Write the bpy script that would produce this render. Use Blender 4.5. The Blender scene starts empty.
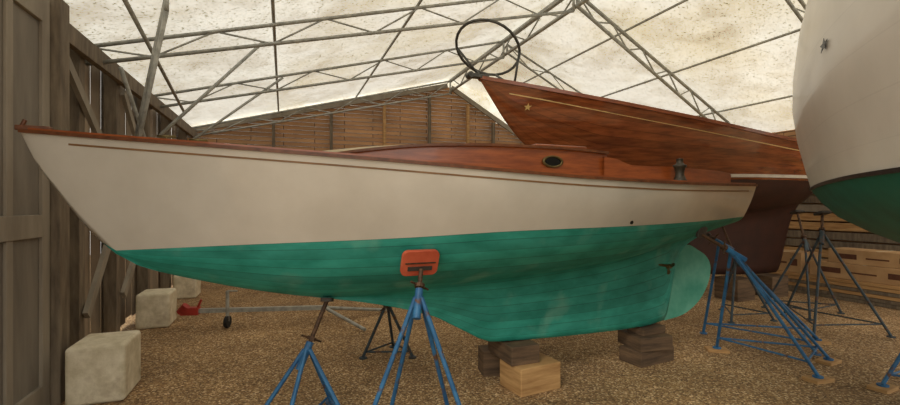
import bpy, math, random
import numpy as np
from mathutils import Vector, Matrix
random.seed(4)
V=Vector
F=450.0; HZ=205.0; CH=1.5
def lin(c):
    return tuple(((x/255.0)/12.92 if x<=10 else (((x/255.0)+0.055)/1.055)**2.4) for x in c)+(1.0,)
# ------------------------------------------------------------ materials
def nt(name):
    m=bpy.data.materials.new(name); m.use_nodes=True
    return m,m.node_tree.nodes,m.node_tree.links,m.node_tree.nodes['Principled BSDF']
def M(name,c1,c2,scale=(1,1,1),ns=5,rough=.5,bump=.1,metal=0,coat=0,uv=False,planks=0,pdark=.65,plw=.05,lo=.35,hi=.65,spots=None,bd=.01):
    m,N,L,b=nt(name)
    tc=N.new('ShaderNodeTexCoord'); mp=N.new('ShaderNodeMapping'); mp.inputs['Scale'].default_value=scale
    L.new(tc.outputs['UV' if uv else 'Object'],mp.inputs['Vector'])
    no=N.new('ShaderNodeTexNoise'); no.inputs['Scale'].default_value=ns; no.inputs['Detail'].default_value=7; no.inputs['Roughness'].default_value=.6
    L.new(mp.outputs[0],no.inputs['Vector'])
    r=N.new('ShaderNodeValToRGB'); r.color_ramp.elements[0].position=lo; r.color_ramp.elements[1].position=hi
    r.color_ramp.elements[0].color=lin(c1); r.color_ramp.elements[1].color=lin(c2)
    L.new(no.outputs['Fac'],r.inputs[0]); col=r.outputs[0]
    if spots:
        n2=N.new('ShaderNodeTexNoise'); n2.inputs['Scale'].default_value=spots[1]; n2.inputs['Detail'].default_value=5
        L.new(tc.outputs['Object'],n2.inputs['Vector'])
        r2=N.new('ShaderNodeValToRGB'); r2.color_ramp.elements[0].position=spots[2]; r2.color_ramp.elements[1].position=spots[3]
        r2.color_ramp.elements[0].color=(0,0,0,1); r2.color_ramp.elements[1].color=(1,1,1,1)
        L.new(n2.outputs['Fac'],r2.inputs[0])
        mx=N.new('ShaderNodeMix'); mx.data_type='RGBA'; L.new(r2.outputs[0],mx.inputs['Factor']); L.new(col,mx.inputs[6]); mx.inputs[7].default_value=lin(spots[0]); col=mx.outputs[2]
    h=no.outputs['Fac']
    if planks:
        sp=N.new('ShaderNodeSeparateXYZ'); L.new(tc.outputs['UV'],sp.inputs[0])
        mu=N.new('ShaderNodeMath'); mu.operation='MULTIPLY'; mu.inputs[1].default_value=planks; L.new(sp.outputs['Y'],mu.inputs[0])
        fr=N.new('ShaderNodeMath'); fr.operation='FRACT'; L.new(mu.outputs[0],fr.inputs[0])
        lt=N.new('ShaderNodeMath'); lt.operation='LESS_THAN'; lt.inputs[1].default_value=plw; L.new(fr.outputs[0],lt.inputs[0])
        mx=N.new('ShaderNodeMix'); mx.data_type='RGBA'; mx.blend_type='MULTIPLY'; L.new(lt.outputs[0],mx.inputs['Factor']); L.new(col,mx.inputs[6]); mx.inputs[7].default_value=(pdark,pdark,pdark,1); col=mx.outputs[2]
        # each plank a slightly different tone
        fl=N.new('ShaderNodeMath'); fl.operation='FLOOR'; L.new(mu.outputs[0],fl.inputs[0])
        wn=N.new('ShaderNodeTexWhiteNoise'); wn.noise_dimensions='1D'; L.new(fl.outputs[0],wn.inputs['W'])
        mr=N.new('ShaderNodeMapRange'); mr.inputs[3].default_value=1-(1-pdark)*.45; mr.inputs[4].default_value=1+(1-pdark)*.3; L.new(wn.outputs['Value'],mr.inputs[0])
        vm=N.new('ShaderNodeVectorMath'); vm.operation='SCALE'; L.new(col,vm.inputs[0]); L.new(mr.outputs[0],vm.inputs['Scale']); col=vm.outputs[0]
    L.new(col,b.inputs['Base Color'])
    b.inputs['Roughness'].default_value=rough; b.inputs['Metallic'].default_value=metal; b.inputs['Coat Weight'].default_value=coat; b.inputs['Coat Roughness'].default_value=.08
    if bump:
        bp=N.new('ShaderNodeBump'); bp.inputs['Strength'].default_value=bump; bp.inputs['Distance'].default_value=bd
        L.new(h,bp.inputs['Height']); L.new(bp.outputs[0],b.inputs['Normal'])
    return m
def brickmat(name,cols,w,hh,mortar,rough=.8,off=.5,ms=.006,vs=.45):
    m,N,L,b=nt(name)
    tc=N.new('ShaderNodeTexCoord')
    br=N.new('ShaderNodeTexBrick'); br.inputs['Scale'].default_value=1; br.inputs['Brick Width'].default_value=w; br.inputs['Row Height'].default_value=hh
    br.inputs['Mortar Size'].default_value=ms; br.inputs['Color1'].default_value=lin(cols[0]); br.inputs['Color2'].default_value=lin(cols[1]); br.inputs['Mortar'].default_value=lin(mortar); br.inputs['Bias'].default_value=0; br.offset=off
    L.new(tc.outputs['UV'],br.inputs['Vector'])
    no=N.new('ShaderNodeTexNoise'); no.inputs['Scale'].default_value=1.5; no.inputs['Detail'].default_value=8
    L.new(tc.outputs['UV'],no.inputs['Vector'])
    r=N.new('ShaderNodeValToRGB'); r.color_ramp.elements[0].position=.3; r.color_ramp.elements[1].position=.7; r.color_ramp.elements[0].color=(vs,vs,vs,1); r.color_ramp.elements[1].color=(1.25,1.2,1.1,1)
    L.new(no.outputs['Fac'],r.inputs[0])
    mx=N.new('ShaderNodeMix'); mx.data_type='RGBA'; mx.blend_type='MULTIPLY'; mx.inputs['Factor'].default_value=1
    L.new(br.outputs['Color'],mx.inputs[6]); L.new(r.outputs[0],mx.inputs[7]); L.new(mx.outputs[2],b.inputs['Base Color'])
    b.inputs['Roughness'].default_value=rough
    bp=N.new('ShaderNodeBump'); bp.inputs['Strength'].default_value=.6; bp.inputs['Distance'].default_value=.01; bp.invert=True; L.new(br.outputs['Fac'],bp.inputs['Height']); L.new(bp.outputs[0],b.inputs['Normal'])
    return m
def gravelmat():
    m,N,L,b=nt('gravel')
    tc=N.new('ShaderNodeTexCoord')
    vo=N.new('ShaderNodeTexVoronoi'); vo.inputs['Scale'].default_value=78; L.new(tc.outputs['Object'],vo.inputs['Vector'])
    r=N.new('ShaderNodeValToRGB'); e=r.color_ramp.elements
    e[0].position=0; e[0].color=lin((108,84,58)); e[1].position=1; e[1].color=lin((246,224,186))
    a=e.new(.4); a.color=lin((156,124,86)); a=e.new(.8); a.color=lin((190,158,114))
    sp=N.new('ShaderNodeSeparateColor'); L.new(vo.outputs['Color'],sp.inputs[0]); L.new(sp.outputs[0],r.inputs[0])
    no=N.new('ShaderNodeTexNoise'); no.inputs['Scale'].default_value=.7; no.inputs['Detail'].default_value=9; no.inputs['Roughness'].default_value=.7; L.new(tc.outputs['Object'],no.inputs['Vector'])
    r2=N.new('ShaderNodeValToRGB'); r2.color_ramp.elements[0].position=.36; r2.color_ramp.elements[1].position=.64; r2.color_ramp.elements[0].color=(.58,.53,.47,1); r2.color_ramp.elements[1].color=(1.15,1.1,1.02,1); L.new(no.outputs['Fac'],r2.inputs[0])
    mx=N.new('ShaderNodeMix'); mx.data_type='RGBA'; mx.blend_type='MULTIPLY'; mx.inputs['Factor'].default_value=1
    L.new(r.outputs[0],mx.inputs[6]); L.new(r2.outputs[0],mx.inputs[7]); L.new(mx.outputs[2],b.inputs['Base Color'])
    b.inputs['Roughness'].default_value=.9
    bp=N.new('ShaderNodeBump'); bp.inputs['Strength'].default_value=.7; bp.inputs['Distance'].default_value=.012; bp.invert=True; L.new(vo.outputs['Distance'],bp.inputs['Height']); L.new(bp.outputs[0],b.inputs['Normal'])
    return m
def fabricmat():
    m,N,L,b=nt('glowing_roof_fabric')
    tc=N.new('ShaderNodeTexCoord')
    no=N.new('ShaderNodeTexNoise'); no.inputs['Scale'].default_value=1.1; no.inputs['Detail'].default_value=10; no.inputs['Roughness'].default_value=.75; L.new(tc.outputs['Object'],no.inputs['Vector'])
    r=N.new('ShaderNodeValToRGB'); e=r.color_ramp.elements; e[0].position=.3; e[0].color=lin((196,186,164)); e[1].position=.54; e[1].color=lin((240,237,224)); L.new(no.outputs['Fac'],r.inputs[0])
    n2=N.new('ShaderNodeTexNoise'); n2.inputs['Scale'].default_value=34; n2.inputs['Detail'].default_value=5; L.new(tc.outputs['Object'],n2.inputs['Vector'])
    r2=N.new('ShaderNodeValToRGB'); r2.color_ramp.elements[0].position=.55; r2.color_ramp.elements[1].position=.69; r2.color_ramp.elements[0].color=(1,1,1,1); r2.color_ramp.elements[1].color=lin((164,160,138)); L.new(n2.outputs['Fac'],r2.inputs[0])
    mx=N.new('ShaderNodeMix'); mx.data_type='RGBA'; mx.blend_type='MULTIPLY'; mx.inputs['Factor'].default_value=1
    L.new(r.outputs[0],mx.inputs[6]); L.new(r2.outputs[0],mx.inputs[7])
    n3=N.new('ShaderNodeTexNoise'); n3.inputs['Scale'].default_value=.45; n3.inputs['Detail'].default_value=6; n3.inputs['Roughness'].default_value=.6; L.new(tc.outputs['Object'],n3.inputs['Vector'])
    r3=N.new('ShaderNodeValToRGB'); r3.color_ramp.elements[0].position=.47; r3.color_ramp.elements[1].position=.64; r3.color_ramp.elements[0].color=(1,1,1,1); r3.color_ramp.elements[1].color=(.87,.82,.71,1); L.new(n3.outputs['Fac'],r3.inputs[0])
    mx2=N.new('ShaderNodeMix'); mx2.data_type='RGBA'; mx2.blend_type='MULTIPLY'; mx2.inputs['Factor'].default_value=1
    L.new(mx.outputs[2],mx2.inputs[6]); L.new(r3.outputs[0],mx2.inputs[7])
    L.new(mx2.outputs[2],b.inputs['Base Color'])
    L.new(mx2.outputs[2],b.inputs['Emission Color']); b.inputs['Emission Strength'].default_value=FAB_GLOW  # cloth itself glows, standing in for daylight shining through roof and gable
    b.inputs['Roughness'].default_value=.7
    return m
FAB_GLOW=.84
m_white=M('hull_cream_paint',(200,194,182),(218,213,202),ns=1.2,rough=.18,bump=.02,coat=.8,planks=0)
m_green=M('green_bottom_paint',(24,130,114),(54,162,146),scale=(1,1,2.5),ns=3,rough=.6,bump=.1,planks=17,pdark=.64,plw=.08,spots=((104,168,150),3.2,.55,.74))
m_green2=M('faded_green_paint',(62,154,132),(106,184,162),ns=4,rough=.6)
m_maho=M('varnished_mahogany',(116,58,30),(164,90,48),scale=(1,1,8),ns=3,rough=.18,coat=1,planks=10,pdark=.62,plw=.07,bump=.03)
m_maho2=M('cabin_mahogany',(120,56,24),(160,84,40),scale=(1,1,8),ns=4,rough=.3,coat=.7)
m_rail=M('rail_wood',(84,48,28),(120,72,42),scale=(3,3,3),ns=5,rough=.4)
m_cove=M('cove_stripe_paint',(112,80,48),(136,100,62),ns=5,rough=.5)
m_gold=M('gold_leaf_paint',(206,172,104),(230,198,130),ns=5,rough=.4)
m_wine=M('wine_bottom_paint',(48,24,16),(66,34,24),ns=3,rough=.6,planks=12,pdark=.8)
m_boot=M('boot_stripe_white',(196,188,174),(220,214,200),ns=3,rough=.5)
m_deck=M('canvas_deck',(176,160,130),(196,180,150),ns=6,rough=.8)
m_green3=M('dark_green_paint',(16,92,78),(28,116,98),ns=3,rough=.5)
m_white2=M('hull_white_paint',(200,195,186),(220,215,206),scale=(1,1,1),ns=1,rough=.35,bump=.02,coat=.2,planks=11,pdark=.93,plw=.03)
m_blue=M('blue_stand_paint',(30,80,124),(52,114,160),ns=9,rough=.5,spots=((92,60,40),14,.6,.7))
m_dblue=M('dark_stand_paint',(36,50,58),(58,74,82),ns=9,rough=.6,spots=((84,56,40),14,.55,.65))
m_steel=M('galvanised_steel',(144,144,138),(184,184,176),ns=14,rough=.5,metal=.1)
m_dsteel=M('dull_dark_steel',(64,64,62),(96,96,92),ns=14,rough=.5,metal=.3)
m_rod=M('rusty_screw',(60,46,36),(104,76,54),ns=30,rough=.6,metal=.4,bump=.5)
m_orange=M('orange_pad_paint',(176,72,46),(204,100,68),ns=5,rough=.6)
m_dark=M('dark_pad_face',(46,44,42),(74,66,58),ns=6,rough=.7)
m_black=M('black_metal',(14,14,14),(26,26,26),ns=8,rough=.4)
m_glass=M('dark_port_glass',(8,10,12),(16,18,20),ns=3,rough=.08,bump=0)
m_bronze=M('bronze_fitting',(88,78,52),(128,110,72),ns=9,rough=.4,metal=.8)
m_dbronze=M('dark_bronze',(38,34,28),(58,50,38),ns=9,rough=.5,metal=.2)
m_timb=M('weathered_timber',(96,84,70),(134,120,100),scale=(6,6,1),ns=3,rough=.8,bump=.2)
m_timb2=M('fresh_timber_block',(160,120,74),(200,160,108),scale=(1,1,8),ns=3,rough=.8,bump=.3)
m_timb3=M('dark_timber_block',(74,58,44),(118,94,70),scale=(1,1,7),ns=3,rough=.85,bump=.3)
m_grey=M('grey_door_board',(112,104,94),(132,124,112),scale=(3,3,.6),ns=2,rough=.8,bump=.1)
m_frame=M('door_frame_board',(132,122,108),(156,146,130),scale=(3,3,.6),ns=2,rough=.8,bump=.1)
m_conc=M('cast_concrete',(210,198,168),(240,230,206),ns=9,rough=.95,bump=.5,spots=((172,154,122),4,.56,.72),bd=.02)
m_card=M('cardboard',(176,140,98),(198,162,118),ns=3,rough=.9)
m_tape=M('packing_tape',(206,186,150),(220,202,166),ns=3,rough=.4)
m_red=M('red_paint',(140,36,28),(176,54,42),ns=8,rough=.5)
m_print=M('brown_print',(84,50,34),(104,64,44),ns=8,rough=.8)
m_rub=M('tyre_rubber',(24,24,24),(40,38,36),ns=8,rough=.8)
m_back=brickmat('board_siding',((186,144,104),(160,120,86)),1.3,.09,(74,52,38),ms=.008,vs=.75)
m_left=brickmat('left_siding',((150,136,120),(120,108,95)),.24,4,(60,52,46),off=0,vs=.6,ms=.001)
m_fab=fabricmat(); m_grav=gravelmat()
# ------------------------------------------------------------ mesh builder
class MB:
    def __init__(s): s.v=[]; s.f=[]; s.uv=[]; s.mi=[]
    def vert(s,p,uv=None):
        s.v.append(V(p)); s.uv.append(uv if uv else (p[0],p[2])); return len(s.v)-1
    def face(s,idx): s.f.append(tuple(idx))
    def poly(s,pts,uvs=None):
        i=[s.vert(p,uvs[k] if uvs else None) for k,p in enumerate(pts)]; s.face(i)
    def box(s,c,size,R=None):
        c=V(c); R=R or Matrix.Identity(3); hx,hy,hz=[q/2 for q in size]; I=[]
        for x in(-hx,hx):
            for y in(-hy,hy):
                for z in(-hz,hz):
                    p=c+R@V((x,y,z)); I.append(s.vert(p,(x+y,z)))
        for q in((0,1,3,2),(4,6,7,5),(0,4,5,1),(2,3,7,6),(0,2,6,4),(1,5,7,3)): s.face([I[k] for k in q])
        return s
    def tube(s,p,q,r,seg=10,r2=None):
        p=V(p);q=V(q);d=(q-p).normalized(); a=d.orthogonal().normalized(); b=d.cross(a); r2=r if r2 is None else r2
        A=[];B=[]
        for k in range(seg):
            an=2*math.pi*k/seg; o=a*math.cos(an)+b*math.sin(an)
            A.append(s.vert(p+o*r)); B.append(s.vert(q+o*r2))
        for k in range(seg):
            j=(k+1)%seg; s.face((A[k],A[j],B[j],B[k]))
        s.face(A[::-1]); s.face(B); return s
    def path(s,pts,r,seg=8):
        pts=[V(p) for p in pts]; rings=[]; a=None
        for i,p in enumerate(pts):
            d=(pts[min(i+1,len(pts)-1)]-pts[max(i-1,0)]).normalized()
            a=d.orthogonal().normalized() if a is None else (a-d*a.dot(d)).normalized()
            b=d.cross(a); rings.append([s.vert(p+(a*math.cos(2*math.pi*k/seg)+b*math.sin(2*math.pi*k/seg))*r) for k in range(seg)])
        for i in range(len(rings)-1):
            for k in range(seg):
                j=(k+1)%seg; s.face((rings[i][k],rings[i][j],rings[i+1][j],rings[i+1][k]))
        s.face(rings[0][::-1]); s.face(rings[-1]); return s
    def sweep(s,pts,outs,w,h,zoff=0,out=0):
        rings=[]
        for i,(p,o) in enumerate(zip(pts,outs)):
            p=V(p)+V((0,0,zoff)); o=V(o)
            rings.append([s.vert(p+o*(out+dx)+V((0,0,dz)),(i*.1,dz)) for dx,dz in((0,0),(w,0),(w,h),(0,h))])
        for i in range(len(rings)-1):
            for k in range(4):
                j=(k+1)%4; s.face((rings[i][k],rings[i][j],rings[i+1][j],rings[i+1][k]))
        s.face(rings[0][::-1]); s.face(rings[-1]); return s
    def grid(s,rows,uvs=None):
        I=[[s.vert(p,(uvs[i][j] if uvs else None)) for j,p in enumerate(r)] for i,r in enumerate(rows)]
        for i in range(len(I)-1):
            for j in range(len(I[0])-1): s.face((I[i][j],I[i+1][j],I[i+1][j+1],I[i][j+1]))
        return s
    def lathe(s,c,prof,seg=16,axis=(0,0,1)):
        ax=V(axis).normalized(); a=ax.orthogonal().normalized(); b=ax.cross(a); rows=[]
        for k in range(seg+1):
            an=2*math.pi*k/seg; o=a*math.cos(an)+b*math.sin(an); rows.append([V(c)+o*r+ax*z for r,z in prof])
        return s.grid(rows)
    def obj(s,name,mat,parent=None,origin=None,smooth=False,bevel=0,merge=True,label=None,cat=None,kind=None,group=None,solid=0):
        if parent is not None: o0=V(parent['_o']) if '_o' in parent else V(parent.location)
        elif origin is not None: o0=V(origin)
        else:
            xs=[p.x for p in s.v]; ys=[p.y for p in s.v]; zs=[p.z for p in s.v]; o0=V(((min(xs)+max(xs))/2,(min(ys)+max(ys))/2,min(zs)))
        me=bpy.data.meshes.new(name); me.from_pydata([p-o0 for p in s.v],[],s.f)
        uvl=me.uv_layers.new(name='UVMap')
        for l in me.loops: uvl.data[l.index].uv=s.uv[l.vertex_index]
        import bmesh
        bm=bmesh.new(); bm.from_mesh(me)
        if merge: bmesh.ops.remove_doubles(bm,verts=bm.verts,dist=1e-5)
        bmesh.ops.recalc_face_normals(bm,faces=bm.faces)
        bm.to_mesh(me); bm.free()
        me.materials.append(mat)
        for p in me.polygons: p.use_smooth=smooth
        o=bpy.data.objects.new(name,me); bpy.context.scene.collection.objects.link(o)
        if parent is not None:
            o.parent=parent
        else: o.location=o0
        o['_o']=tuple(o0)
        if bevel:
            b=o.modifiers.new('b','BEVEL'); b.width=bevel; b.segments=3 if bevel>.01 else 2; b.limit_method='ANGLE'
        if solid:
            b=o.modifiers.new('s','SOLIDIFY'); b.thickness=solid
        if label: o['label']=label
        if cat: o['category']=cat
        if kind: o['kind']=kind
        if group: o['group']=group
        return o
def thing(name,label,cat,loc,group=None):
    o=bpy.data.objects.new(name,None); o.location=loc; o.empty_display_size=.1
    bpy.context.scene.collection.objects.link(o); o['label']=label; o['category']=cat; o['_o']=tuple(loc)
    if group:o['group']=group
    return o
def interp(tab,t):
    xs=[a for a,_ in tab]; ys=[b for _,b in tab]; n=len(xs)
    if t<=xs[0]: return ys[0]
    if t>=xs[-1]: return ys[-1]
    d=[(ys[i+1]-ys[i])/(xs[i+1]-xs[i]) for i in range(n-1)]
    m=[d[0]]+[0 if d[i-1]*d[i]<=0 else 2*d[i-1]*d[i]/(d[i-1]+d[i]) for i in range(1,n-1)]+[d[-1]]
    i=max(k for k in range(n-1) if xs[k]<=t); h=xs[i+1]-xs[i]; s=(t-xs[i])/h
    return (2*s**3-3*s*s+1)*ys[i]+(s**3-2*s*s+s)*h*m[i]+(-2*s**3+3*s*s)*ys[i+1]+(s**3-s*s)*h*m[i+1]
def crspline(P,n):
    P=[P[0]]+P+[P[-1]]; out=[]; k=len(P)-3
    for q in range(n):
        x=q/(n-1)*k; i=min(int(x),k-1); s=x-i
        a,b,c,d=P[i:i+4]
        out.append(tuple(.5*((2*b[z])+(-a[z]+c[z])*s+(2*a[z]-5*b[z]+4*c[z]-d[z])*s*s+(-a[z]+3*b[z]-3*c[z]+d[z])*s**3) for z in(0,1)))
    return out
# ------------------------------------------------------------ building
A=V((-.347,.938,0)); C=V((.938,.347,0))
def W(cc,m,z=0): return C*cc+A*m+V((0,0,z))
CL,CR,RG=-1.85,9.7,3.8
ZL,ZR,ZG=3.05,3.0,4.55
MB0,MF=10.45,1.3
def roofz(cc): return ZL+(ZG-ZL)*(cc-CL)/(RG-CL) if cc<RG else ZG+(ZR-ZG)*(cc-RG)/(CR-RG)
RB=Matrix((C,A,(0,0,1))).transposed()
b=MB(); b.poly([W(CL-12,MF-16),W(CR+10,MF-16),W(CR+10,MB0+6),W(CL-12,MB0+6)]); b.obj('floor',m_grav,origin=(0,0,0),kind='structure')
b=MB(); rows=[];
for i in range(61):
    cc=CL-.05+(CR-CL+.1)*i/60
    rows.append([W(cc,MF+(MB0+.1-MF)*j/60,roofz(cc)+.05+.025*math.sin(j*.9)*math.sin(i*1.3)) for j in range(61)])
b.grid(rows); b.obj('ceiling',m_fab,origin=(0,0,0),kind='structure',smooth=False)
top=[(CL,ZL-.05),(RG,ZG-.12),(6.0,3.15),(CR,1.9)]
def topz(cc):
    for k in range(3):
        if cc<=top[k+1][0]: return top[k][1]+(top[k+1][1]-top[k][1])*(cc-top[k][0])/(top[k+1][0]-top[k][0])
    return top[-1][1]
b=MB(); h=.09
for r in range(52):
    z0=r*h; z1=z0+h
    seg=[CL+(CR-CL)*k/116 for k in range(117)]
    for k in range(116):
        c0,c1=seg[k],seg[k+1]
        if min(topz(c0),topz(c1))<z0+.005: continue
        za=min(z1,topz(c0)); zb=min(z1,topz(c1))
        b.poly([W(c0,MB0-.014,z0),W(c1,MB0-.014,z0),W(c1,MB0,zb),W(c0,MB0,za)],[(c0,z0),(c1,z0),(c1,zb),(c0,za)])
b.obj('wall_back',m_back,origin=(0,0,0),kind='structure')
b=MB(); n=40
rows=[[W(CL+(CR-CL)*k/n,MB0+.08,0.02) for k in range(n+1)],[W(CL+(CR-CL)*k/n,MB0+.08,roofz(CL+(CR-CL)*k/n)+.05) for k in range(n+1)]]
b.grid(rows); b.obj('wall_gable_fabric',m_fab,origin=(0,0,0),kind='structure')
# left wall: separate vertical boards with light gaps
b=MB(); m=MF; k=0
while m<MB0-.02:
    w_=random.choice((.2,.24,.28)); g=random.choice((.001,.001,.004,.014)) if m>4.3 else .002
    m2=min(m+w_,MB0); zb=random.uniform(.03,.09) if m>4.3 else .02
    b.poly([W(CL,m,zb),W(CL,m2,zb),W(CL,m2,ZL+.03),W(CL,m,ZL+.03)],[(m,0),(m2,0),(m2,3),(m,3)]); m=m2+g
b.obj('wall_left',m_left,origin=(0,0,0),kind='structure')
b=MB(); b.grid([[W(CR,MF,0),W(CR,MB0,0)],[W(CR,MF,ZR+.03),W(CR,MB0,ZR+.03)]],[[(0,0),(13,0)],[(0,3),(13,3)]]); b.obj('wall_right',m_back,origin=(0,0,0),kind='structure')
for di,(m0,m1) in enumerate(((2.1,3.08),(3.12,4.16))):
    cc=-1.66
    b=MB(); b.box(W(cc,(m0+m1)/2,1.52),(.03,m1-m0,3.0),RB)
    d=b.obj('door_%d'%(di+1),m_grey,kind='structure')
    for mm in(m0+.06,m1-.06):
        b=MB(); b.box(W(cc+.025,mm,1.52),(.025,.11,3.0),RB)
        b.obj('door_stile',m_frame,parent=d,bevel=.004)
    b=MB(); b.box(W(cc+.025,(m0+m1)/2,1.52),(.02,.08,2.98),RB)
    b.obj('door_batten',m_frame,parent=d,bevel=.004)
    for zz in(.12,1.35,2.9):
        b=MB(); b.box(W(cc+.027,(m0+m1)/2,zz),(.027,m1-m0-.23,.16),RB)
        b.obj('door_rail',m_frame,parent=d,bevel=.004)
    if di==1:
        b=MB(); hp=W(cc+.04,m0+.12,.93)
        b.path([hp+V((0,0,.09)),hp+C*.05+V((0,0,.06)),hp+C*.06,hp+C*.05-V((0,0,.06)),hp-V((0,0,.09))],.014)
        b.lathe(hp+C*.005,[(0,.012),(.05,.01),(.05,-.01)],14,C)
        b.obj('door_handle',m_black,parent=d,smooth=True)
for k,(m,w,hh) in enumerate(((4.26,.16,3.06),(4.95,.12,3.0),(5.9,.12,3.0),(7.1,.12,3.0),(8.3,.12,3.0),(9.6,.12,3.0))):
    b=MB(); b.box(W(-1.65 if k==0 else -1.76,m,hh/2+.0),(w,w,hh),RB)
    b.obj('wall_post',m_timb,bevel=.006,label='weathered square timber post against the shed side wall',cat='post',group='timber posts along the side wall')
b=MB(); b.box(W(-1.68,7.2,1.6),(.04,5.6,.14),RB); b.obj('wall_rail',m_timb,label='weathered horizontal timber girt joining the wall posts',cat='beam',bevel=.004)
b=MB(); b.box(W(-1.66,7.3,2.9),(.06,5.8,.16),RB); b.obj('eave_beam',m_timb,label='weathered timber eave beam above the side wall',cat='beam',bevel=.004)
for k,(m0,z0,m1,z1) in enumerate(((4.95,.5,5.85,1.5),(5.95,2.75,7.0,1.75),(5.95,.5,7.0,1.45),(4.45,2.75,5.85,1.72))):
    p=W(-1.67,m0,z0); q=W(-1.67,m1,z1); b=MB(); d=(q-p); L_=d.length; d.normalize(); R=Matrix((C,d,C.cross(d))).transposed()
    b.box((p+q)/2,(.04,L_,.09),R); b.obj('wall_brace',m_frame,label='grey diagonal timber brace between wall posts',cat='brace',group='diagonal wall braces')
for cc in(-.2,1.0,2.2,3.3,4.3,5.0):
    z1=topz(cc)-.12; b=MB(); b.box(W(cc,MB0-.1,z1/2),(.06,.09,z1-.05),RB)
    b.obj('wall_stud',m_timb2 if cc in(2.2,4.3) else m_timb,label='vertical timber stud against the boarded gable wall',cat='post',group='studs on the gable wall')
for p,q in((W(CL+.15,MB0-.1,ZL-.02),W(RG-.04,MB0-.1,ZG-.13)),(W(RG+.06,MB0-.1,ZG-.17),W(6.0,MB0-.1,3.15))):
    b=MB(); d=(q-p); L_=d.length; d.normalize(); up=d.cross(A).normalized(); R=Matrix((d,A,up)).transposed()
    b.box((p+q)/2,(L_,.05,.11),R); b.obj('rake_board',m_frame,label='grey sloping rake board along the gable top',cat='beam',group='gable rake boards')
def truss(p,q,depth,name='roof_truss',r=.02,n=None,label='galvanised steel lattice truss under the fabric roof',rw=.010,tap=True,pitch=.55):
    p=V(p);q=V(q);b=MB(); L_=(q-p).length; n=n or max(4,int(L_/pitch)); dn=V((0,0,-depth))
    pl=p+dn*(.55 if tap else 1); ql=q+dn
    b.tube(p,q,r); b.tube(pl,ql,r)
    ups=[p.lerp(q,k/n) for k in range(n+1)]; los=[pl.lerp(ql,k/n) for k in range(n+1)]
    for k in range(n):
        if k%2==0: b.tube(ups[k],los[k+1],rw,6)
        else: b.tube(los[k],ups[k+1],rw,6)
    b.tube(p,pl,r); b.tube(q,ql,r)
    return b.obj(name,m_steel,smooth=True,label=label,cat='truss',group='roof trusses')
for m in(3.1,5.24,7.35,10.15):
    truss(W(CL+.08,m,roofz(CL+.08)-.06),W(RG-.04,m,ZG-.07),.3)
def rp(x,y): 
    p=V((x,y,0)); return V((x,y,roofz(p.dot(C))-.08))
a=W(RG+.06,5.28); truss(V((a.x,a.y,ZG-.1)),rp(5.75,9.3),.32,r=.028,rw=.013,pitch=.4)
a=W(RG+.06,7.4); truss(V((a.x,a.y,ZG-.1)),rp(3.5,10.2),.28)
a=W(RG+.06,3.1); truss(V((a.x,a.y,ZG-.1)),rp(6.4,6.9),.28)
b=MB(); b.tube(W(RG,MF+.2,ZG-.04),W(RG,MB0-.2,ZG-.04),.045); b.tube(W(RG,MF+.2,ZG-.3),W(RG,MB0-.2,ZG-.3),.03)
for k in range(26):
    m=MF+.3+k*.5
    if m+.5<MB0-.2: b.tube(W(RG,m,ZG-.04 if k%2 else ZG-.3),W(RG,m+.5,ZG-.3 if k%2 else ZG-.04),.014,6)
b.obj('ridge_beam',m_steel,smooth=True,label='grey steel lattice ridge beam at the roof peak',cat='beam')
for cc in(-.1,1.53,5.0,6.45,8.2):
    b=MB(); z=roofz(cc)-.02; b.tube(W(cc,MF+.2,z),W(cc,MB0-.12,z),.018); b.obj('roof_purlin',m_steel,smooth=True,label='thin steel purlin pipe under the fabric roof',cat='pipe',group='roof purlins')
truss((-2.28,3.62,3.18),(-2.9,4.05,1.75),.12,name='knee_brace',r=.018,label='steel lattice knee brace from wall post to roof',tap=False)
for p,q in(((-2.3,3.15,2.98),(-3.6,6.1,2.75)),((-3.75,6.1,2.2),(-2.6,7.0,3.48)),((-3.2,4.6,2.0),(-2.2,5.3,3.42)),((-3.0,4.1,2.75),(-3.55,5.6,1.6))):
    b=MB(); b.tube(p,q,.018); b.obj('brace_pipe',m_steel,smooth=True,label='slim grey steel brace pipe beside the side wall',cat='pipe',group='steel brace pipes')
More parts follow.
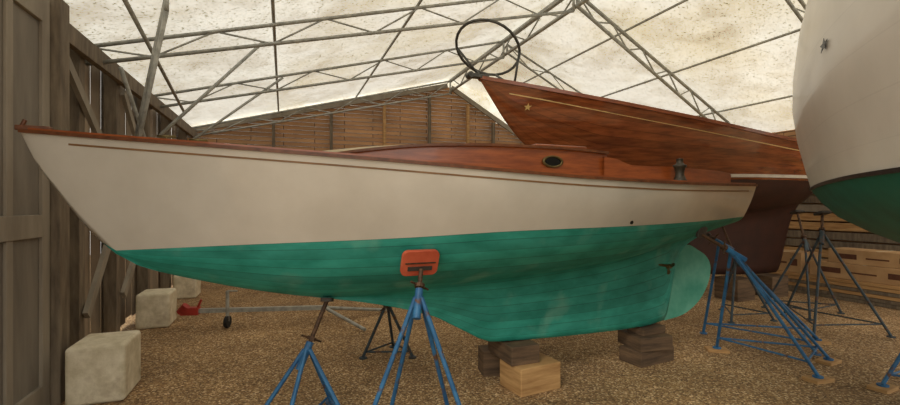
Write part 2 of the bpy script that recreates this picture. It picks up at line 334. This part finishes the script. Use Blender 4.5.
# ------------------------------------------------------------ hulls
def hull(root,C0,u,L,T,mats,ts,bulge=.03,tbot=14,rake=0,rz=1.36):
    u=V(u).normalized(); n=V((u.y,-u.x,0))
    def sec(t):
        bd=interp(T['deck'],t); zd=interp(T['sheer'],t); bw=interp(T['wl'],t); zw=interp(T['wlz'],t); zk=interp(T['prof'],t); hc=interp(T['hc'],t); tk=interp(T['tk'],t)
        zk=min(zk,zd-.01)
        if zk>=zw: lo=(0,zk)
        else: lo=(bw,zw)
        fr=(zd-lo[1])
        top=crspline([(bd,zd),(bd*.68+lo[0]*.32+bulge*min(1,bd*2),zd-fr*.34),(bd*.33+lo[0]*.67+bulge*min(1,bd*2),zd-fr*.68),lo],10)
        if zk>=zw: bot=[(0,zk)]*tbot
        else:
            D=zw-zk; h=min(D,hc); E=max(0,D-hc); k=min(1,E/.2); tk=min(tk,bw)
            P=[(bw,zw),(.86*bw,zw-.38*h),(.52*bw,zw-.76*h),(.2*bw*(1-k)+max(.18*bw,tk)*k,zw-.97*h),(tk+.02*k*bw,zw-h-.35*E),(tk,zw-h-.7*E),(tk,zk)]
            bot=crspline(P,tbot-1)+[(0,zk)]
        return top,bot
    S=[(t,)+sec(t) for t in ts]
    def P(t,sd,b,z):
        w=max(0,min(1,(t-.85)/.15)); ex=rake*w*w*(z-rz)
        return V(C0)*1.0+u*(L*t+ex)+n*(b*sd)+V((0,0,z-V(C0).z))
    bt=MB(); bb=MB()
    for sd in(1,-1):
        bt.grid([[P(t,sd,*p) for p in top] for t,top,bot in S],[[(t*L,j/9) for j in range(10)] for t,top,bot in S])
        bb.grid([[P(t,sd,*p) for p in bot] for t,top,bot in S],[[(t*L,j/(tbot-1)) for j in range(tbot)] for t,top,bot in S])
    bt.obj('topsides',mats[0],parent=root,smooth=True); bb.obj('bottom',mats[1],parent=root,smooth=True)
    t,top,bot=S[-1]; b=MB(); pts=[P(t,1,*p) for p in top]+[P(t,1,*p) for p in bot[1:]]+[P(t,-1,*p) for p in bot[:-1][::-1]]+[P(t,-1,*p) for p in top[:-1][::-1]]
    b.poly(pts); b.obj('transom',mats[0],parent=root)
    b=MB(); rows=[]
    for t,top,bot in S:
        bd,zd=top[0]; rows.append([P(t,1,bd*x,zd-.01+.05*bd*(1-x*x)) for x in(1,.75,.5,.25,0,-.25,-.5,-.75,-1)])
    b.grid(rows); b.obj('deck',mats[2],parent=root,smooth=True)
    return P,sec,n,u
def tlist(extra=[]):
    s=set([round(x,4) for x in [0,.004,.01,.018,.028,.04,.052,.066,.08]+[.1+.9*k/60 for k in range(61)]]+extra); return sorted(s)
def edge(P,sec,u,n,ts,sd,row=0,off=0):
    pts=[];outs=[]
    for t in ts:
        top,bot=sec(t); bb,z=top[row]; pts.append(P(t,sd,bb,z)); 
    for i in range(len(pts)):
        d=(pts[min(i+1,len(pts)-1)]-pts[max(i-1,0)]); o=V((d.y,-d.x,0)).normalized()
        if o.dot(n*sd)<0: o=-o
        outs.append(o)
    return pts,outs
T1=dict(deck=[(0,.015),(.03,.085),(.08,.2),(.2,.45),(.35,.69),(.5,.82),(.62,.84),(.75,.76),(.88,.57),(1,.36)],
 sheer=[(0,1.935),(.1,1.886),(.2,1.84),(.35,1.777),(.5,1.72),(.62,1.69),(.75,1.678),(.88,1.686),(1,1.70)],
 wl=[(.077,0),(.12,.1),(.2,.27),(.35,.52),(.5,.69),(.62,.72),(.75,.63),(.88,.44),(.95,.33),(1,.27)],
 wlz=[(0,1.2),(.077,1.22),(.2,1.253),(.37,1.289),(.5,1.325),(.75,1.35),(.9,1.365),(1,1.385)],
 prof=[(0,1.92),(.011,1.76),(.032,1.56),(.052,1.38),(.077,1.215),(.102,1.12),(.16,1.01),(.222,.92),(.279,.855),(.353,.775),(.437,.64),(.473,.53),(.527,.39),(.807,.35),(.855,.38),(.885,.9),(.9,1.06),(.93,1.15),(.965,1.22),(1,1.28)],
 hc=[(0,.1),(.1,.2),(.3,.42),(.5,.46),(.7,.4),(.9,.2),(1,.1)],
 tk=[(0,.008),(.3,.03),(.45,.055),(.6,.085),(.75,.07),(.86,.03),(1,.015)])
u1=V((5.33,2.13,0)); L1=u1.length
root=thing('sailboat','classic wooden sailboat with cream topsides and green bottom on blocks','boat',(.3,3.7,.36))
P1,S1,n1,u1=hull(root,(-2.48,2.6,0),u1,L1,T1,(m_white,m_green,m_deck),tlist([.855,.86,.865,.87,.88,.437,.45,.473,.527,.5]),bulge=.012,tbot=18,rake=.18,rz=1.6)
tt=tlist()
for sd in(1,-1):
    p,o=edge(P1,S1,u1,n1,tt,sd); b=MB(); b.sweep(p,o,.014,.02,zoff=-.018,out=-.004); b.obj('rub_rail',m_rail,parent=root)
    b=MB(); b.sweep(p,o,.014,.014,zoff=.0,out=-.02); b.obj('toe_rail',m_maho2,parent=root)
    ts=[.045+.93*k/60 for k in range(61)]; pts=[];outs=[]
    for t in ts:
        top,_=S1(t)
        bb=np.interp(top[0][1]-.068,[q[1] for q in top][::-1],[q[0] for q in top][::-1]); pts.append(P1(t,sd,float(bb),top[0][1]-.068))
    for i in range(len(pts)):
        d=pts[min(i+1,60)]-pts[max(i-1,0)]; oo=V((d.y,-d.x,0)).normalized(); outs.append(oo if oo.dot(n1*sd)>0 else -oo)
    b=MB(); b.sweep(pts,outs,.006,.011,out=-.003); b.obj('cove_stripe',m_cove,parent=root)
b=MB(); q=P1(0,1,0,1.945); b.box(q+u1*.06,(.16,.05,.03),Matrix((u1,n1*-1,(0,0,1))).transposed()); b.tube(q+u1*.0+V((0,0,.0)),q+u1*.02+V((0,0,.05)),.012)
b.obj('stem_fitting',m_rail,parent=root,bevel=.004)
for t in (.13,.16,.2):
    b=MB(); q=P1(t,1,.12,interp(T1['sheer'],t)+.02); b.tube(q-u1*.05+V((0,0,.03)),q+u1*.05+V((0,0,.03)),.008); b.tube(q,q+V((0,0,.03)),.008); b.obj('deck_cleat',m_bronze,parent=root,smooth=True)
cw=[(.29,.03),(.34,.2),(.4,.35),(.5,.46),(.6,.5),(.665,.5)]
cz=[(.29,1.85),(.33,1.882),(.38,1.91),(.42,1.925),(.5,1.935),(.6,1.93),(.665,1.915)]
ct=[.29+.375*k/30 for k in range(31)]
def dz(t): return interp(T1['sheer'],t)-.02
b=MB()
for sd in(1,-1):
    b.grid([[P1(t,sd,interp(cw,t),dz(t)),P1(t,sd,interp(cw,t)-.01,(dz(t)+interp(cz,t))/2),P1(t,sd,interp(cw,t)-.02,interp(cz,t))] for t in ct])
b.poly([P1(.665,1,.5,dz(.665)),P1(.665,1,.48,1.915),P1(.665,-1,.48,1.915),P1(.665,-1,.5,dz(.665))])
cab=b.obj('cabin_trunk',m_maho2,parent=root)
b=MB(); rows=[]
for t in ct: 
    w=interp(cw,t)-.005; rows.append([P1(t,1,w*x,interp(cz,t)+.035*(1-x*x)) for x in(1,.7,.35,0,-.35,-.7,-1)])
b.grid(rows); b.obj('cabin_top',m_deck,parent=cab,smooth=True,solid=.012)
for sd in(1,-1):
    pts=[P1(t,sd,interp(cw,t)-.012,interp(cz,t)-.012) for t in ct]; b=MB(); b.sweep(pts,[n1*sd]*31,.02,.018); b.obj('cabin_moulding',m_rail,parent=cab)
    t=.575; w=interp(cw,t)-.004; cen=P1(t,sd,w,1.825); b=MB(); g=MB(); nn=28; outr=[]
    for k in range(nn+1):
        a=2*math.pi*k/nn; e=u1*math.cos(a); z=V((0,0,math.sin(a)))
        outr.append([cen+e*.088+z*.045+n1*sd*-.005,cen+e*.088+z*.045+n1*sd*.012,cen+e*.073+z*.033+n1*sd*.012,cen+e*.073+z*.033+n1*sd*.002])
    b.grid(outr); b.obj('port_frame',m_bronze,parent=cab,smooth=True)
    g.poly([r[3] for r in outr[:-1]]); g.obj('port_glass',m_glass,parent=cab)
def cowid(t): return interp([(.66,.51),(.78,.52),(.86,.46),(.935,.36)],t)
def coh(t): return interp([(.66,1.875),(.68,1.86),(.7,1.82),(.8,1.815),(.9,1.81),(.935,1.80)],t)
for sd in(1,-1):
    b=MB(); rows=[]
    for k in range(25):
        t=.655+.28*k/24; w=cowid(t); z=coh(t); rows.append([P1(t,sd,w+.01,dz(t)),P1(t,sd,w+.01,z),P1(t,sd,w-.01,z),P1(t,sd,w-.01,dz(t))])
    b.grid(rows); b.obj('cockpit_coaming',m_maho2,parent=root)
b=MB(); b.grid([[P1(.935,x,.36,dz(.935)) for x in(1,-1)],[P1(.935,x,.36,1.79) for x in(1,-1)]]); b.obj('coaming_end',m_maho2,parent=root,solid=.02)
q=P1(.62,1,0,1.96); b=MB(); b.box(q+V((0,0,.015)),(.5,.5,.03),Matrix((u1,n1*-1,(0,0,1))).transposed()); b.obj('companion_hatch',m_maho2,parent=root,bevel=.006)
q=P1(.778,1,.60,dz(.778)+.02)
b=MB(); b.lathe(q,[(0,0),(.055,0),(.055,.025),(.045,.035),(.034,.07),(.034,.095),(.042,.125),(.052,.135),(.052,.15),(.035,.155),(.026,.165),(.026,.195),(.03,.2),(.0,.205)],20); b.obj('winch',m_dbronze,parent=root,smooth=True)
def PR(t,sd,b,z): return V((-2.48,2.6,0))+u1*(L1*t)+n1*(b*sd)+V((0,0,z))
rp_=[(.858,.37),(.903,.41),(.94,.53),(.962,.70),(.968,.86),(.958,.97),(.938,1.04),(.91,1.10),(.89,.98),(.868,.66)]
rp2=crspline(rp_+[rp_[0]],44)
b=MB(); Lr=[PR(t,1,.022,z) for t,z in rp2[:-1]]; Rr=[PR(t,-1,.022,z) for t,z in rp2[:-1]]
b.poly(Lr); b.poly(Rr[::-1])
for k in range(len(Lr)):
    j=(k+1)%len(Lr); b.poly([Lr[k],Lr[j],Rr[j],Rr[k]])
rud=b.obj('rudder',m_green2,parent=root)
b=MB(); q=P1(.862,1,.05,.90)
b.tube(P1(.835,1,.04,.93),P1(.866,1,.05,.90),.014)
b.lathe(q,[(0,-.03),(.022,-.02),(.024,.02),(.01,.04),(0,.04)],12,u1)
for k in range(3):
    a=2*math.pi*k/3+.4; d=n1*math.cos(a)+V((0,0,math.sin(a))); s=d.cross(u1)*.022+u1*.01
    b.poly([q+d*.02-s*.4,q+d*.05-s,q+d*.075-s*.6,q+d*.08,q+d*.075+s*.6,q+d*.05+s,q+d*.02+s*.4])
b.obj('propeller',m_bronze,parent=root)
b=MB(); top,_=S1(.67); q=P1(.67,1,top[8][0],top[8][1]); b.lathe(q,[(0,.006),(.014,.006),(.016,-.004)],12,n1); b.obj('through_hull',m_black,parent=root)
# ---- mahogany boat
T2=dict(deck=[(0,.015),(.05,.2),(.12,.42),(.25,.72),(.4,.95),(.6,1.05),(.8,.9),(1,.5)],
 sheer=[(0,3.08),(.1,2.93),(.2,2.80),(.4,2.58),(.6,2.42),(.8,2.34),(1,2.36)],
 wl=[(.21,0),(.3,.25),(.4,.5),(.55,.78),(.65,.8),(.8,.5),(.9,.1),(.95,0),(1,0)],
 wlz=[(0,1.82),(.3,1.85),(1,1.9)],
 prof=[(0,3.06),(.02,2.85),(.05,2.55),(.09,2.26),(.15,2.0),(.21,1.82),(.3,1.6),(.38,1.35),(.46,.95),(.54,.4),(.75,.34),(.82,1.3),(.92,1.9),(1,2.1)],
 hc=[(0,.1),(.3,.3),(.5,.6),(.7,.5),(1,.2)],
 tk=[(0,.01),(.3,.04),(.5,.1),(.7,.1),(.85,.03),(1,.02)])
u2=V((.918,.396,0)); L2=7.6
root2=thing('mahogany_sailboat','varnished mahogany sailboat with gold stripe and wine-red bottom','boat',(4.7,7.4,.36))
P2,S2,n2,u2=hull(root2,(.37,5.6,0),u2,L2,T2,(m_maho,m_wine,m_deck),tlist([.46,.48,.5,.54,.75,.77,.79]),bulge=.03)
def strip(P,S,n,sd,drop,h,mat,name,t0,t1,root,out=.008,absz=None):
    pts=[];outs=[]; N_=60
    for k in range(N_+1):
        t=t0+(t1-t0)*k/N_; top,_=S(t); z=top[0][1]-drop if absz is None else absz(t)
        bb=np.interp(z,[q[1] for q in top][::-1],[q[0] for q in top][::-1]); pts.append(P(t,sd,float(bb),z))
    for i in range(N_+1):
        d=pts[min(i+1,N_)]-pts[max(i-1,0)]; oo=V((d.y,-d.x,0)).normalized(); outs.append(oo if oo.dot(n*sd)>0 else -oo)
    b=MB(); b.sweep(pts,outs,out,h,out=-.004); b.obj(name,mat,parent=root)
for sd in(1,-1):
    p,o=edge(P2,S2,u2,n2,tt,sd); b=MB(); b.sweep(p,o,.03,.045,zoff=-.02,out=-.01); b.obj('toe_rail',m_maho2,parent=root2)
    strip(P2,S2,n2,sd,.13,.014,m_gold,'cove_stripe',.045,.96,root2)
    strip(P2,S2,n2,sd,0,.045,m_boot,'boot_stripe',.27,.9,root2,out=.04,absz=lambda t:interp(T2['wlz'],t)+.03)
def star(P,S,n,u,t,drop,rad,mat,root,sd=1,points=5,sx=1):
    top,_=S(t); z=top[0][1]-drop
    f=lambda tt,zz: P(tt,sd,float(np.interp(zz,[q[1] for q in S(tt)[0]][::-1],[q[0] for q in S(tt)[0]][::-1])),zz)+n*sd*.008
    c=f(t,z); ex=(f(t+.01,z)-c).normalized()*sx; ez=(f(t,z+.05)-c).normalized()
    b=MB(); pts=[]
    for k in range(points*2):
        a=math.pi/2+math.pi*k/points; r=rad if k%2==0 else rad*.42; pts.append(c+ex*r*math.cos(a)+ez*r*math.sin(a))
    b.poly(pts); b.obj('star_emblem',mat,parent=root,solid=.002)
star(P2,S2,n2,u2,.075,.24,.052,m_gold,root2)
b=MB(); q=P2(0,1,0,3.1)
def hoop(c,rx,rz,a0,a1,tilt,r=.02,n=26):
    return [c+u2*(rx*math.cos(a0+(a1-a0)*k/n))+n2*(tilt*math.sin(a0+(a1-a0)*k/n))+V((0,0,rz*math.sin(a0+(a1-a0)*k/n)+.12*math.cos(a0+(a1-a0)*k/n)*-1)) for k in range(n+1)]
hp_=hoop(q+u2*.12+V((0,0,.36)),.42,.2,0,2*math.pi,.3)
b.path(hp_,.018)
for i_,p0 in((19,q+u2*.03),(22,q+u2*.3+n2*.1-V((0,0,.05))),(15,q+u2*.02-n2*.02),(2,q+u2*.42+n2*.14-V((0,0,.06)))): b.tube(p0,hp_[i_],.015)
b.obj('bow_pulpit',m_dsteel,parent=root2,smooth=True)
b=MB(); b.box(q-u2*.02+V((0,0,-.0)),(.26,.09,.05),Matrix((u2,n2*-1,(0,0,1))).transposed()); b.tube(q-u2*.14-n2*.05,q-u2*.14+n2*.05,.04); b.obj('bow_roller',m_dsteel,parent=root2,bevel=.004)
# ---- right white boat
T3=dict(deck=[(0,.02),(.05,.24),(.12,.42),(.25,.68),(.4,.92),(.6,1.04),(.8,.98),(1,.75)],
 sheer=[(0,3.48),(.2,3.5),(.5,3.5),(1,3.5)],
 wl=[(.1,0),(.2,.5),(.3,.84),(.45,1.16),(.65,1.27),(.85,1.0),(1,.5)],
 wlz=[(0,1.60),(1,1.63)],
 prof=[(0,3.46),(.02,3.0),(.05,2.3),(.1,1.6),(.2,1.33),(.35,1.1),(.5,.4),(.85,.34),(.93,1.2),(1,1.5)],
 hc=[(0,.1),(.2,.35),(.5,.55),(1,.3)],
 tk=[(0,.01),(.3,.06),(.5,.12),(.8,.1),(1,.03)])
u3=V((-.5,-.866,0)); L3=7.6
root3=thing('white_sailboat','large white sailboat with dark green bottom','boat',(3.4,2.0,.36))
P3,S3,n3,u3=hull(root3,(5.42,5.75,0),u3,L3,T3,(m_white2,m_green3,m_deck),tlist([.35,.4,.45,.5,.85,.93]),bulge=.18)
sgn=1 if n3.dot(V((-1,0,0)))>0 else -1
for sd in(1,-1):
    strip(P3,S3,n3,sd,0,.018,m_black,'boot_stripe',.12,.98,root3,out=.015,absz=lambda t:interp(T3['wlz'],t)-.004)
    p,o=edge(P3,S3,u3,n3,tt,sd); b=MB(); b.sweep(p,o,.03,.05,zoff=-.02,out=-.01); b.obj('toe_rail',m_maho2,parent=root3)
star(P3,S3,n3,u3,.67,1.28,.032,m_black,root3,sd=sgn,sx=1.9)
# ------------------------------------------------------------ jack stands
def stand(apex,feet,top,mat,pad=None,padmat=None,padsize=(.2,.2),label='blue steel boat jack stand',group='jack stands around the boats',wood=True,rodr=.015,padn=None,face=False):
    apex=V(apex);top=V(top); c=sum((V((f[0],f[1],0)) for f in feet),V())/len(feet)
    zf=.03 if wood else 0
    r=thing('jack_stand',label,'boat stand',(c.x,c.y,0),group)
    ft=[V((f[0],f[1],zf)) for f in feet]
    for f in ft:
        b=MB(); b.tube(f+V((0,0,.015)),apex+V((f.x-apex.x,f.y-apex.y,0)).normalized()*.02,.0145); b.tube(f,f+V((0,0,.012)),.04,12); b.obj('leg',mat,parent=r,smooth=False)
    b=MB(); k=.22
    mids=[f.lerp(apex,k*.55) for f in ft]
    for i in range(len(mids)): b.tube(mids[i],mids[(i+1)%len(mids)],.009,8)
    b.obj('base_brace',mat,parent=r)
    ax=(top-apex).normalized(); ax2=(ax if ax.z>.3 else V((0,0,1)))
    b=MB(); b.tube(apex-ax2*.14,apex+ax2*.05,.025,14); b.obj('centre_tube',mat,parent=r)
    b=MB(); b.tube(apex-ax2*.1,top,rodr,12); 
    b.tube(apex+ax2*.06,apex+ax2*.085,.032,8); h=ax2.orthogonal().normalized(); b.tube(apex+ax2*.072-h*.08,apex+ax2*.072+h*.08,.007); b.obj('screw_rod',m_rod,parent=r)
    if pad is not None:
        nn=V(padn).normalized(); ex=V((0,0,1)).cross(nn).normalized(); ey=nn.cross(ex); R=Matrix((ex,ey,nn)).transposed()
        pw,ph=padsize; rr=min(pw,ph)*.22; prof=[]
        for cx,cy,a0 in((pw/2-rr,ph/2-rr,0),(-pw/2+rr,ph/2-rr,90),(-pw/2+rr,-ph/2+rr,180),(pw/2-rr,-ph/2+rr,270)):
            for k in range(6):
                a=math.radians(a0+18*k); prof.append((cx+rr*math.cos(a),cy+rr*math.sin(a)))
        b=MB(); f0=[V(pad)+R@V((x,y,.014)) for x,y in prof]; f1=[V(pad)+R@V((x,y,-.014)) for x,y in prof]
        b.poly(f0); b.poly(f1[::-1])
        for k in range(len(prof)):
            j=(k+1)%len(prof); b.poly([f0[k],f1[k],f1[j],f0[j]])
        po=b.obj('pad',padmat,parent=r,bevel=.004)
        if face:
            b=MB(); b.box(V(pad)-nn*.0165-ey*.035,(pw*.66,ph*.16,.006),R); b.obj('pad_bracket',m_dark,parent=po)
            b=MB(); b.box(V(pad)-nn*.018+ey*.005,(pw*.82,ph*.04,.008),R); b.obj('pad_strap',m_rod,parent=po)
    return r,ft
def footblocks(ft,mat=m_timb2):
    for f in ft:
        b=MB(); an=random.uniform(-.5,.5); b.box((f.x,f.y,.015),(.2,.13,.03),Matrix.Rotation(an,3,'Z')); b.obj('foot_board',mat,label='small scrap board under a stand foot',cat='board',group='boards under stand feet',bevel=.003)
def hullpt(P,S,t,i,sd=1):
    _,bot=S(t); return P(t,sd,*bot[i])
hp=hullpt(P1,S1,.385,2); nn=(hullpt(P1,S1,.385,4)-hullpt(P1,S1,.385,1)); no=nn.cross(u1).normalized(); 
if no.dot(n1)<0: no=-no
no=(no+n1*.6).normalized()
pc=hp+no*.035+u1*.03-V((0,0,.03))
ap=V((pc.x+.0,pc.y-.12,.93))
feet=[(ap.x+math.cos(a)*.40,ap.y-.02+math.sin(a)*.40) for a in(math.radians(d) for d in(205,335,60,125))]
_,ft=stand(ap,feet,pc+no*.03-V((0,0,.03)),m_blue,pad=pc,padmat=m_orange,padsize=(.25,.18),padn=-no,label='blue steel jack stand with orange pad against the green hull',wood=False,face=True)
hp=hullpt(P1,S1,.298,9)
ap=V((hp.x-.1,hp.y-.12,.52))
feet=[(ap.x+math.cos(a)*.38,ap.y+math.sin(a)*.36) for a in(math.radians(d) for d in(205,335,80,262))]
stand(ap,feet,hp-V((0,0,.03)),m_blue,pad=hp-V((0,0,.02))+n1*.015,padmat=m_dark,padsize=(.08,.08),padn=(-.0,.2,1),label='low blue steel jack stand under the green bow',wood=False)
ap=V((-.62,4.45,.5)); feet=[(-.85,4.4),(-.37,4.42),(-.6,4.75)]
hp=hullpt(P1,S1,.36,7,-1)
stand(ap,feet,hp-V((0,0,.03))*1,m_dblue,pad=hp-V((0,0,.02))-n1*.01,padmat=m_dark,padsize=(.1,.1),padn=(0,-.2,1),label='dark blue jack stand under the far bilge',wood=False)
hp=hullpt(P1,S1,.86,3)
feet=[(2.74,4.62),(3.60,4.28),(3.14,3.84)]
_,ft=stand((2.52,4.03,1.08),feet,hp+n1*.03-V((0,0,.02)),m_blue,pad=hp+n1*.03,padmat=m_dark,padsize=(.1,.1),padn=(-.371,.928,.3),label='tall blue jack stand leaning to the stern'); footblocks(ft)
feet=[(2.9,5.15),(4.0,4.9),(3.6,4.42)]
_,ft=stand((2.85,4.75,1.1),feet,(2.78,4.83,1.16),m_blue,pad=(2.77,4.84,1.17),padmat=m_dark,padsize=(.07,.07),padn=(-.5,.5,.8),label='blue jack stand behind the stern stand'); footblocks(ft[1:2])
for ap,tp,feet in(((4.42,5.35,1.15),(4.55,5.5,1.4),((4.45,6.0),(4.0,4.95),(4.9,5.0))),((4.85,6.15,1.0),(4.9,6.35,1.4),((4.5,6.45),(4.6,5.75),(5.3,6.1))),((3.75,5.9,.8),(3.95,6.6,1.3),((3.5,5.6),(4.1,5.7),(3.8,6.3)))):
    _,ft=stand(ap,feet,tp,m_dblue,pad=V(tp),padmat=m_dark,padsize=(.14,.14),padn=(0,.3,1),label='dark steel jack stand among the stored boats')
feet=[(3.52,3.66),(4.2,3.3),(4.15,3.95)]
_,ft=stand((3.95,3.6,.8),feet,(3.9,3.5,1.0),m_blue,pad=(3.9,3.5,1.01),padmat=m_dark,padsize=(.12,.12),padn=(0,0,1),label='blue jack stand beneath the white hull'); footblocks(ft)
# ------------------------------------------------------------ keel blocks
R1=Matrix((u1,n1*-1,(0,0,1))).transposed()
def block(c,size,mat,label,rot=0,group='timber keel blocks'):
    b=MB(); b.box(c,size,R1@Matrix.Rotation(rot,3,'Z')); return b.obj('keel_block',mat,bevel=.008,label=label,cat='timber block',group=group)
block((.66,3.72,.11),(.4,.3,.22),m_timb2,'pale squared timber block on the gravel',.1)
block((.53,3.80,.295),(.26,.42,.15),m_timb3,'dark timber block carrying the keel',.0)
block((.42,4.04,.11),(.3,.2,.22),m_timb3,'dark timber block on the gravel',-.2)
block((1.9,4.35,.07),(.46,.26,.14),m_timb3,'dark timber block on the gravel',.1)
block((1.88,4.35,.205),(.36,.34,.13),m_timb3,'dark stacked timber block',-.1)
block((1.9,4.36,.305),(.3,.2,.07),m_timb3,'thin dark timber carrying the keel',.05)
for x,y in((4.55,7.2),(5.3,7.5)):
    b=MB(); b.box((x,y,.17),(.4,.4,.34),R1); b.obj('keel_block',m_timb3,bevel=.01,label='dark timber block beneath the mahogany boat keel',cat='timber block',group='timber keel blocks')
for (x,y,w,hh,l) in((-2.74,3.58,.38,.44,.44),(-3.68,5.65,.36,.42,.42),(-4.32,7.4,.34,.38,.42)):
    b=MB(); b.box((x,y,hh/2),(w,l,hh),RB); o=b.obj('concrete_block',m_conc,bevel=.03,label='rough pale cast concrete block at the wall foot',cat='concrete block',group='concrete blocks along the wall')
# ------------------------------------------------------------ trailer
r=thing('boat_trailer','low steel trailer tongue with red coupling and jack wheel','trailer',(-2.4,5.5,0))
b=MB(); b.box((-2.35,5.62,.2),(1.6,.05,.05),Matrix.Rotation(.12,3,'Z')); b.tube((-1.6,5.7,.2),(-.9,6.3,.03),.022); b.tube((-1.6,5.72,.2),(-1.0,5.3,.03),.022); b.obj('frame',m_steel,parent=r)
b=MB(); b.box((-3.18,5.52,.2),(.2,.1,.09),Matrix.Rotation(.12,3,'Z')); b.tube((-3.3,5.5,.18),(-3.22,5.5,.27),.05); b.tube((-3.1,5.52,.23),(-3.05,5.52,.34),.015); b.obj('coupling',m_red,parent=r,bevel=.005)
b=MB(); b.tube((-2.72,5.5,.08),(-2.72,5.5,.45),.022); b.tube((-2.72,5.5,.45),(-2.6,5.5,.45),.01); b.obj('jack_post',m_steel,parent=r)
b=MB(); b.tube((-2.74,5.5,.075),(-2.70,5.5,.075),.075,20); b.obj('jack_wheel',m_rub,parent=r,bevel=.008)
# ------------------------------------------------------------ lumber & boxes right
for k in range(18):
    b=MB(); ln=random.uniform(2.9,3.5); lay=k//3
    b.box(W(8.35+.26*(k%3),4.6+random.uniform(-.12,.12),.028+.056*lay),(.22,ln,.05),RB)
    b.obj('lumber_plank',random.choice((m_timb2,m_timb,m_frame)),label='rough sawn plank in a low stack by the wall',cat='plank',group='stacked planks',bevel=.003)
for k in range(11):
    b=MB(); z=.25+.17*k
    b.box(W(9.57-.015*(k%3),5.6+random.uniform(-.5,.5),z),(.05,random.uniform(4.5,5.5),.14),RB)
    b.obj('wall_board',random.choice((m_timb2,m_timb,m_timb2,m_frame)),label='long board racked against the shed wall',cat='plank',group='boards racked on the wall',bevel=.003)
def carton(c,size,lbl,rot=0):
    R=RB@Matrix.Rotation(rot,3,'Z'); b=MB(); b.box(c,size,R); o=b.obj('cardboard_box',m_card,bevel=.006,label=lbl,cat='box',group='cardboard boxes')
    b=MB(); b.box(V(c)+V((0,0,size[2]/2+.0005)),(size[0]*1.001,.05,.002),R); b.obj('tape',m_tape,parent=o)
    for sgx in(-1,1):
        b=MB(); b.box(V(c)+R@V((-size[0]/2-.001,sgx*size[1]*.3,.0)),(.003,size[1]*.2,size[2]*.35),R); b.obj('printed_patch',m_print,parent=o)
    b=MB(); b.box(V(c)+R@V((-size[0]/2-.001,0,-size[2]*.05)),(.003,size[1]*.22,size[2]*.1),R); b.obj('printed_band',m_print,parent=o)
LS=.335
carton(W(8.52,4.25,LS+.12),(.45,1.5,.24),'long flat brown cardboard carton with dark printing')
carton(W(8.55,4.1,LS+.243+.11),(.42,1.3,.22),'long brown cardboard carton stacked on another carton')
carton(W(8.55,5.45,LS+.17),(.45,.6,.34),'small brown cardboard carton')
# ------------------------------------------------------------ camera, light
cam=bpy.data.cameras.new('camera'); co=bpy.data.objects.new('camera',cam); bpy.context.scene.collection.objects.link(co)
co.location=(0,0,CH); co.rotation_euler=(math.radians(90),0,0); cam.sensor_width=36; cam.lens=36*F/900; cam.shift_y=(HZ-202.5)/900; cam.clip_start=.05
bpy.context.scene.camera=co
w=bpy.data.worlds.new('world'); bpy.context.scene.world=w; w.use_nodes=True
bg=w.node_tree.nodes['Background']; bg.inputs[0].default_value=(1,.955,.86,1); bg.inputs[1].default_value=1.5
sl=bpy.data.lights.new('sun','SUN'); sl.energy=.9; sl.angle=math.radians(18); sl.color=(1,.92,.76)
so=bpy.data.objects.new('sun',sl); bpy.context.scene.collection.objects.link(so); so.rotation_euler=V((.42,.72,-.62)).to_track_quat('-Z','Y').to_euler(); so.location=(-3,-4,5)
bpy.context.scene.view_settings.view_transform='Standard'
for o in bpy.data.objects:
    if '_o' in o: del o['_o']
